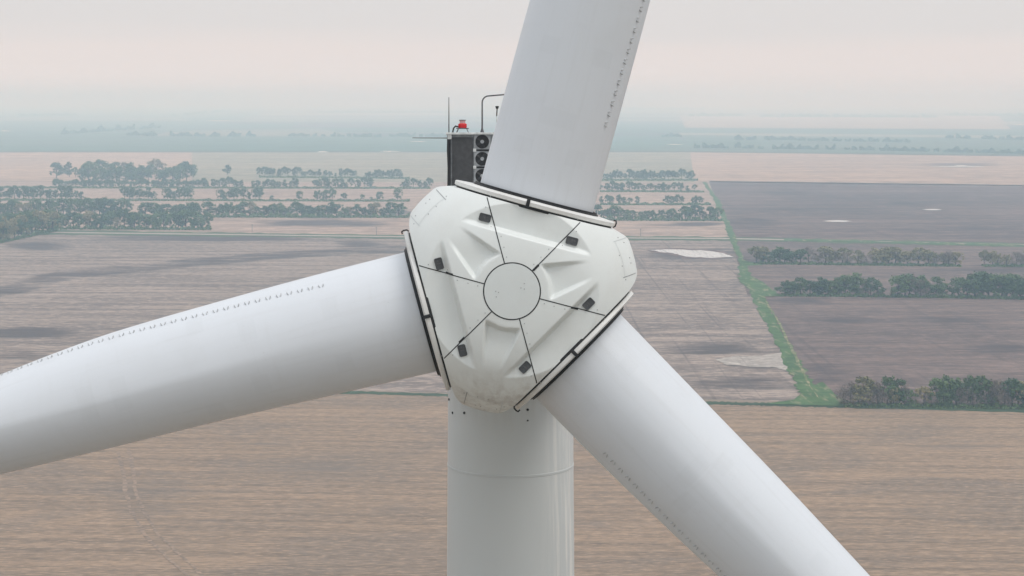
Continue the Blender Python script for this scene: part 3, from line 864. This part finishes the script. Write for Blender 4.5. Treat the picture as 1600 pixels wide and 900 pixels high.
mb = MB(ROT); mb.tube([(-.37, CT, -9.6), (-.37, CT+.42, -9.6)], .007, 8); mb.cur = 1
mb.tube([(-.37, CT+.42, -9.6), (-.365, CT+.52, -9.6), (-.36, CT+.60, -9.6)], .014, 8); mb.tube([(-.36, CT+.60, -9.6), (-.36, CT+.66, -9.6)], [.03, .045], 12)
mb.build('wind_sensor', [M_LIGHT, M_BLACK], turbine)

# ------------------------------------------------------------------ trees
def leaf_mat(name, c1, c2):
    m, t, b = mat(name)
    oi = nd(t, 'ShaderNodeObjectInfo')
    n1 = noise(t, pos(t), .5, detail=3)
    f = math_(t, 'ADD', math_(t, 'MULTIPLY', n1, .7), math_(t, 'MULTIPLY', oi.outputs['Random'], .5))
    c = mixc(t, mrange(t, f, .25, .85, smooth=False), c1, c2)
    t.links.new(c, b.inputs['Base Color']); b.inputs['Roughness'].default_value = .8; b.inputs['Specular IOR Level'].default_value = .2
    return m
LEAF = {'green': leaf_mat('leaf_green', (.045, .085, .042), (.125, .185, .070)),
        'olive': leaf_mat('leaf_olive', (.15, .15, .07), (.29, .25, .13)),
        'bare': leaf_mat('budding_twigs', (.16, .13, .115), (.26, .215, .18))}
M_BARK = plain('bark', (.075, .062, .055), .9)

def crown_mesh(kind, shape, seed):
    """unit-height crown made of many leaf-sized faces in uneven clumps, with the trunk as a second list"""
    r = random.Random(seed)
    v, f = [], []
    tv = MB()
    base = {'round': .22, 'tall': .16, 'bush': .04}[shape]
    rad = {'round': .39, 'tall': .26, 'bush': .50}[shape]
    lob = [(r.uniform(0, 6.28), r.uniform(0, 1), r.uniform(.55, 1.35)) for _ in range(5)]
    # trunk and limbs
    lean = Vector((r.uniform(-.04, .04), r.uniform(-.04, .04), 0))
    tv.tube([(0, 0, 0), tuple(lean*.5+Vector((0, 0, base))), tuple(lean+Vector((0, 0, .62)))], [.030, .022, .008], 6)
    cl = []
    nclump = {'round': 46, 'tall': 40, 'bush': 42}[shape]
    for _ in range(nclump):
        a = r.uniform(0, 2*math.pi); h = r.uniform(0, 1)**.85
        env = math.sin(math.pi*min(1, max(0, .14+.80*h)))**.55
        q = r.uniform(.25, 1)**.5*rad*env*r.uniform(.72, 1.15)
        for la, lh, lk in lob:                          # uneven outline: some sides stick out, some are hollow
            if abs(((a-la+3.14) % 6.28)-3.14) < .7 and abs(h-lh) < .3: q *= lk
        cl.append(Vector((q*math.cos(a), q*math.sin(a), base+(1-base)*h*.93))+lean)
    for c in cl[:9]:
        tv.tube([(lean.x*.5, lean.y*.5, max(.06, c.z*.45)), tuple((c+Vector((0, 0, -.02))))], [.012, .003], 5)
    for c in cl:
        cr = r.uniform(.075, .135)*(1.15 if shape == 'bush' else 1)
        for _ in range(26 if kind != 'bare' else 20):
            d = Vector((r.gauss(0, 1), r.gauss(0, 1), r.gauss(0, .8))).normalized()*cr*r.uniform(.2, 1)**.6
            p0 = c+d
            if p0.z < .01: p0.z = .01
            if kind == 'bare':
                e = (d*1.0+Vector((r.gauss(0, .03), r.gauss(0, .03), abs(r.gauss(.03, .03))))).normalized()*r.uniform(.05, .10)
                s = e.cross(Vector((r.gauss(0, 1), r.gauss(0, 1), r.gauss(0, 1)))).normalized()*.011
                b_ = len(v); v += [p0-s, p0+s, p0+e]; f.append((b_, b_+1, b_+2))
                s2 = s*.6; e2 = (e+Vector((r.gauss(0, .05), r.gauss(0, .05), r.gauss(0, .05))))
                b_ = len(v); v += [p0+e*.4-s2, p0+e*.4+s2, p0+e2]; f.append((b_, b_+1, b_+2))
            else:
                nn = (d.normalized()+Vector((r.gauss(0, .6), r.gauss(0, .6), r.gauss(0, .6)+.3))).normalized()
                a1 = nn.orthogonal().normalized(); a2 = nn.cross(a1); th = r.uniform(0, 6.28)
                x_ = (a1*math.cos(th)+a2*math.sin(th)); y_ = nn.cross(x_)
                s = r.uniform(.018, .038)
                b_ = len(v); v += [p0-x_*s-y_*s*.6, p0+x_*s*.9-y_*s*.7, p0+x_*s+y_*s*.6, p0-x_*s*.7+y_*s*.8]; f.append((b_, b_+1, b_+2, b_+3))
    return (v, f), (tv.v, tv.f)
PROTO = {}
def proto(kind, shape, idx):
    key = (kind, shape, idx)
    if key not in PROTO:
        (v, f), (tv, tf) = crown_mesh(kind, shape, hash((len(kind)*7+len(shape), idx)) % 9999)
        mc = bpy.data.meshes.new('crown'); mc.from_pydata([tuple(x) for x in v], [], f); mc.materials.append(LEAF[kind])
        mt = bpy.data.meshes.new('trunk'); mt.from_pydata([tuple(x) for x in tv], [], tf); mt.materials.append(M_BARK)
        mw = bpy.data.meshes.new('tree'); nb = len(v)
        mw.from_pydata([tuple(x) for x in v]+[tuple(x) for x in tv], [], f+[tuple(i+nb for i in q) for q in tf])
        mw.materials.append(LEAF[kind]); mw.materials.append(M_BARK)
        mw.polygons.foreach_set('material_index', [0]*len(f)+[1]*len(tf))
        PROTO[key] = (mc, mt, mw)
    return PROTO[key]
NTREE = [0]
def tree(px, py, hpx, wide, kind, shape, label, group=None, parts=False, name='tree'):
    g = gp(px, py)
    fw = to_px(g)[2]
    h = hpx*fw/F
    mc, mt, mw = proto(kind, shape, rnd.randrange(3))
    sw = h*wide
    if parts:
        o = bpy.data.objects.new(name, None)
        c = bpy.data.objects.new('crown', mc); c.parent = o; COL.objects.link(c)
        k = bpy.data.objects.new('trunk', mt); k.parent = o; COL.objects.link(k)
    else:
        o = bpy.data.objects.new(name, mw)
    COL.objects.link(o)
    o.location = g; o.scale = (sw, sw, h); o.rotation_euler = (0, 0, rnd.uniform(0, 6.28))
    tag(o, label, 'tree', group); NTREE[0] += 1
    return o
ORD = ['first', 'second', 'third', 'fourth', 'fifth', 'sixth', 'seventh', 'eighth', 'ninth', 'tenth', 'eleventh', 'twelfth', 'thirteenth', 'fourteenth',
       'fifteenth', 'sixteenth', 'seventeenth', 'eighteenth', 'nineteenth', 'twentieth']
ORD += ['twenty-'+o for o in ORD[:9]]+['thirtieth']+['thirty-'+o for o in ORD[:9]]+['fortieth']+['forty-'+o for o in ORD[:9]]+['fiftieth']+['fifty-'+o for o in ORD[:9]]
LOOK = {('green', 'round'): 'dark green rounded', ('green', 'tall'): 'dark green upright', ('green', 'bush'): 'low green bushy',
        ('olive', 'round'): 'pale olive rounded', ('olive', 'tall'): 'pale olive upright', ('olive', 'bush'): 'low pale olive bushy',
        ('bare', 'round'): 'grey-brown budding', ('bare', 'tall'): 'grey-brown upright budding', ('bare', 'bush'): 'low grey-brown twiggy'}

# nearest row, right of the ditch corner: each tree placed for itself (x, base y, height px, width, kind, shape)
row1 = [(1328, 633, 36, 1.2, 'bare', 'bush'), (1350, 632, 47, 1.15, 'olive', 'round'), (1372, 633, 34, 1.1, 'bare', 'round'), (1386, 632, 47, .95, 'green', 'round'),
        (1405, 633, 42, 1.0, 'green', 'tall'), (1396, 634, 30, .9, 'olive', 'round'), (1413, 633, 33, .8, 'bare', 'tall'), (1444, 634, 30, 1.15, 'olive', 'round'),
        (1464, 633, 42, 1.0, 'green', 'round'), (1486, 633, 48, 1.05, 'green', 'round'), (1512, 633, 47, 1.0, 'green', 'tall'), (1500, 635, 30, 1.0, 'bare', 'round'),
        (1530, 634, 46, 1.0, 'green', 'round'), (1546, 635, 42, .9, 'bare', 'tall'), (1560, 635, 40, 1.0, 'bare', 'round'), (1582, 635, 44, 1.05, 'green', 'round'),
        (1600, 635, 42, 1.1, 'olive', 'round'), (1622, 636, 44, 1.1, 'green', 'round'), (1430, 634, 20, 1.2, 'bare', 'bush'), (1455, 635, 18, 1.2, 'bare', 'bush'), (1575, 636, 22, 1.1, 'bare', 'bush')]
row1 += [(1318, 634, 26, 1.2, 'bare', 'bush'), (1340, 634, 30, 1.2, 'olive', 'bush'), (1360, 634, 28, 1.2, 'bare', 'bush'), (1378, 634.5, 24, 1.2, 'bare', 'round'), (1422, 634, 26, 1.0, 'green', 'bush'), (1474, 635, 30, 1.1, 'green', 'bush'), (1494, 634, 38, 1.1, 'green', 'round'), (1520, 635, 30, 1.1, 'bare', 'bush'), (1538, 634, 34, 1.1, 'green', 'bush'), (1553, 634, 38, 1.0, 'olive', 'tall'), (1570, 634, 36, 1.0, 'bare', 'round'), (1591, 635, 38, 1.1, 'green', 'round'), (1608, 636, 30, 1.2, 'green', 'bush')]
row1.sort()
for i, (x, y, h, w, k, s) in enumerate(row1):
    tree(x, y, h, w, k, s, LOOK[(k, s)]+' tree, '+ORD[i]+' from the grass ditch in the nearest row', 'nearest tree row beside the tan field', True)

FAR_TREES = []
def belt(xs, line, hrange, step, mix, where, group=None, parts=False, jy=2.0, wide=(.9, 1.3), mass=False):
    """trees along a photo-pixel line; xs: list of (x0, x1); line: (xa, ya, xb, yb)"""
    r = rnd; items = []
    for (x0, x1) in xs:
        x = x0
        while x < x1:
            items.append(x); x += step*r.uniform(.6, 1.4)
    for i, x in enumerate(items):
        y = lerp(line[1], line[3], (x-line[0])/(line[2]-line[0]))+r.uniform(-jy, jy)*.5
        k, s = r.choice(mix); h = r.uniform(*hrange); w = r.uniform(*wide)
        if mass: FAR_TREES.append((x, y, h, w, k, s)); continue
        tree(x, y, h, w, k, s, LOOK[(k, s)]+' tree, '+ORD[i]+' from the left in the '+where, 'trees of the '+where, parts)
G1 = [('green', 'round')]*7+[('green', 'tall')]*2+[('bare', 'round')]
G2 = [('bare', 'round')]*3+[('olive', 'round')]*4+[('green', 'round')]*2+[('bare', 'bush')]
G3 = [('green', 'round')]*8+[('green', 'tall')]*3+[('olive', 'round')]
belt([(1226, 1344), (1352, 1375), (1402, 1482)], (1226, 461, 1482, 464), (20, 36), 10.5, G1, 'green belt beyond dark field', parts=True, wide=(1.1, 1.5))
belt([(1498, 1625)], (1490, 464, 1630, 467), (28, 42), 10, G1[:7], 'dense clump at right edge', parts=True, wide=(1.1, 1.5))
belt([(1182, 1440), (1450, 1500)], (1182, 411, 1500, 415), (18, 28), 12, G2, 'pale belt behind green belt', parts=True, wide=(1.1, 1.6))
belt([(1538, 1620)], (1538, 415, 1620, 416), (18, 28), 12, G2, 'short row at right edge', parts=True)
# left woodland corner and belts behind the ploughed field
belt([(-12, 88)], (-12, 379, 90, 360), (26, 38), 8.0, G2+[('green', 'round')]*5, 'wooded corner by left edge', parts=True, jy=6)
belt([(-10, 60)], (-12, 366, 90, 352), (24, 34), 9, G3, 'back of the wooded corner', parts=True, jy=4)
belt([(78, 328)], (78, 357, 328, 358), (18, 31), 9.5, G3, 'belt ending at pale strip', parts=True)
belt([(-5, 205)], (0, 337, 205, 336), (17, 29), 9, G3, 'broken row at far left')
belt([(228, 632)], (228, 338, 640, 339), (14, 23), 10.0, G3, 'long belt left of spinner', wide=(1.1, 1.6))
belt([(932, 1124)], (930, 343, 1124, 344), (12, 24), 10.0, G3, 'belt right of the spinner', wide=(1.1, 1.5))
sparse = [(425, 8, 1.2), (468, 15, 1.1), (496, 17, 1.0), (510, 17, 1.1), (519, 19, .9), (538, 12, 1.2), (566, 10, 1.0), (580, 6, 1.2), (594, 14, 1.2), (621, 19, 1.0)]
for i, (x, h, w) in enumerate(sparse):
    tree(x, 313.5, h, w, 'green', 'round', ['tiny bushy', 'rounded', 'tall rounded'][0 if h < 11 else 1 if h < 16 else 2]+' tree, '+ORD[i]+' from left in the sparse row left of the spinner', 'sparse row left of the spinner')
belt([(88, 110), (118, 308)], (88, 275, 308, 281), (12, 27), 9.0, G3, 'large copse on the left', jy=8)
belt([(130, 300)], (130, 284, 300, 285), (18, 30), 11, G3, 'front of the large copse', jy=4)
tree(355, 273.5, 17, 1.0, 'green', 'round', 'lone rounded tree standing in the pale field right of the copse')
belt([(0, 130), (195, 240), (262, 300), (345, 410)], (0, 311, 410, 312), (12, 22), 7.5, G3, '', mass=True)
belt([(88, 350), (358, 380), (396, 462), (492, 578), (630, 672)], (0, 293, 672, 293.5), (9, 17), 8.0, G3, '', mass=True)
belt([(405, 560), (572, 634)], (405, 275.5, 634, 278), (7, 15), 6.5, G3, '', mass=True)
belt([(944, 1082)], (944, 281, 1082, 281), (10, 17), 6.5, G3, '', mass=True)
belt([(938, 1092)], (938, 298, 1092, 299), (8, 15), 8.0, G3, '', mass=True)
belt([(940, 1000), (1042, 1068), (1082, 1100)], (938, 318, 1100, 319), (8, 15), 9.0, G3, '', mass=True)
print('trees', NTREE[0])

# undergrowth along the belts, and the far woods: one mass each
def leaf_band(name, bands, kind, per_px, size_px, label, cat, seed, extra=()):
    r = random.Random(seed); v, f = [], []
    for (x0, x1, ya, yb, h) in bands:
        for _ in range(int((x1-x0)*per_px)):
            x = r.uniform(x0, x1); y = lerp(ya, yb, (x-x0)/(x1-x0))
            wob = .55+.45*math.sin(x*.35+seed)*math.sin(x*.11)
            g = gp(x, y+r.uniform(-.8, .8)); fw = to_px(g)[2]; s = size_px*fw/F*r.uniform(.5, 1.2)
            p0 = g+Vector((0, r.uniform(-3, 3), max(s*.4, h*fw/F*r.random()*wob)))
            nn = Vector((r.gauss(0, 1), r.gauss(0, 1), r.gauss(0, 1)+.5)).normalized()
            a1 = nn.orthogonal().normalized(); a2 = nn.cross(a1)
            b_ = len(v); v += [p0-a1*s-a2*s*.7, p0+a1*s-a2*s*.6, p0+a1*s*.8+a2*s*.8, p0-a1*s*.9+a2*s*.6]; f.append((b_, b_+1, b_+2, b_+3))
    for (x, y, h, w, k, sh) in extra:
        me = proto(k, sh, r.randrange(3))[2]; g = gp(x, y); hh = h*to_px(g)[2]/F; a = r.uniform(0, 6.28)
        b_ = len(v); ca, sa = math.cos(a)*hh*w, math.sin(a)*hh*w
        v += [Vector((g.x+q.co.x*ca-q.co.y*sa, g.y+q.co.x*sa+q.co.y*ca, q.co.z*hh)) for q in me.vertices]
        f += [tuple(i+b_ for i in q.vertices) for q in me.polygons]
    o = mesh_obj(name, v, f, LEAF[kind])
    return tag(o, label, cat, None, 'stuff')
leaf_band('undergrowth', [(1315, 1640, 634, 638, 8), (1222, 1490, 462, 465, 7), (1490, 1640, 465, 468, 9), (1178, 1500, 412, 416, 5), (1536, 1640, 416, 417, 5)],
          'green', 14, 1.2, 'low dark scrub along the foot of the right tree belts', 'undergrowth', 3)
leaf_band('undergrowth', [(78, 330, 358, 359, 8), (-20, 90, 384, 361, 9), (0, 205, 337, 337, 6), (225, 640, 339, 340, 8), (930, 1128, 344, 345, 9), (0, 640, 313, 314.5, 3.5),
                          (0, 672, 293.5, 294.5, 3), (85, 310, 286, 287, 4), (405, 640, 277, 279, 2.5), (940, 1090, 282, 282, 3), (938, 1100, 299.5, 300, 3), (938, 1110, 320, 320, 4)],
          'green', 16, 1.1, 'low dark scrub along the foot of the left tree belts', 'undergrowth', 4)
far = []
rf = random.Random(8)
for (x0, x1, ya, yb, h) in [(98, 250, 209, 199, 6), (195, 225, 211, 211, 4), (228, 300, 212, 212, 5), (306, 410, 212.5, 213, 5), (448, 600, 212, 213.5, 4), (610, 700, 213, 213, 4),
                            (1036, 1066, 213, 213, 4), (1088, 1180, 231, 231, 7), (1180, 1300, 232, 233, 6), (1300, 1600, 233, 240, 6), (1150, 1250, 218, 218, 5), (1250, 1420, 219, 222, 4),
                            (1480, 1600, 215, 218, 5), (1076, 1160, 181, 181, 3), (1190, 1460, 182, 183, 3), (1480, 1600, 180, 181, 3), (30, 120, 181, 180, 2.5), (270, 360, 181, 174, 2.5), (950, 1100, 171, 171, 2), (500, 700, 176, 176, 2)]:
    x = x0
    while x < x1:
        if rf.random() < .72: far.append((x-1.6*h*.3, x+1.6*h*.3+2, lerp(ya, yb, (x-x0)/(x1-x0)), lerp(ya, yb, (x-x0)/(x1-x0)), h*rf.uniform(.7, 1.7)))
        x += h*rf.uniform(.6, 1.5)
leaf_band('distant_trees', far, 'green', 24, 1.15, 'faint hazy rows of distant trees between the pale far fields', 'distant trees', 0, FAR_TREES)

# ------------------------------------------------------------------ utility poles, shed
for i, (px, py, hpx) in enumerate([(394, 363, 13), (588, 367, 13), (1001, 369, 12)]):
    g = gp(px, py); h = hpx*to_px(g)[2]/F
    o = bpy.data.objects.new('utility_pole', None); COL.objects.link(o); o.location = g
    mb = MB(); mb.tube([(0, 0, 0), (0, 0, h)], [.16, .11], 8); mb.build('pole', M_POLE, o)
    mb = MB(); mb.box((0, 0, h-.5), (1.6, .12, .12)); mb.build('crossarm', M_POLE, o)
    tag(o, ['thin grey utility pole by the road below the dark soil patch, left one', 'thin grey utility pole by the road just left of the spinner', 'thin grey utility pole by the road right of the spinner'][i], 'utility pole', 'utility poles along the road')
g = gp(1334, 451)
o = bpy.data.objects.new('shed', None); COL.objects.link(o); o.location = g
mb = MB(); mb.box((0, 0, 1.4), (3.4, 3, 2.8)); mb.build('wall', M_LIGHT, o)
mb = MB(); mb.add([(-2.1, -1.8, 2.78), (2.1, -1.8, 2.78), (2.1, 1.8, 2.78), (-2.1, 1.8, 2.78), (-2.1, 0, 3.9), (2.1, 0, 3.9)],
                  [(0, 1, 5, 4), (2, 3, 4, 5), (0, 4, 3), (1, 2, 5), (0, 3, 2, 1)]); mb.build('roof', M_RIM, o, False, None)
tag(o, 'small white shed showing through the green tree belt on the right', 'shed')

# ------------------------------------------------------------------ haze
HAZE = 3.7e-4
m = bpy.data.materials.new('haze_air'); m.use_nodes = True
t = m.node_tree; t.nodes.remove(t.nodes['Principled BSDF'])
pv = t.nodes.new('ShaderNodeVolumePrincipled')
pv.inputs['Color'].default_value = (.56, .80, 1.0, 1)
pv.inputs['Density'].default_value = HAZE
pv.inputs['Anisotropy'].default_value = 0.0
pv.inputs['Absorption Color'].default_value = (1, 1, 1, 1)
t.links.new(pv.outputs[0], t.nodes['Material Output'].inputs['Volume'])
mb = MB(); mb.box((0, (GY0+GY1)/2, (128-1.0)/2), (2*GX+200, GY1-GY0+200, 129.0))
o = mb.build('haze', m, smooth=False, sharp=None)
tag(o, 'pale blue haze over the far fields', 'haze', None, 'stuff')
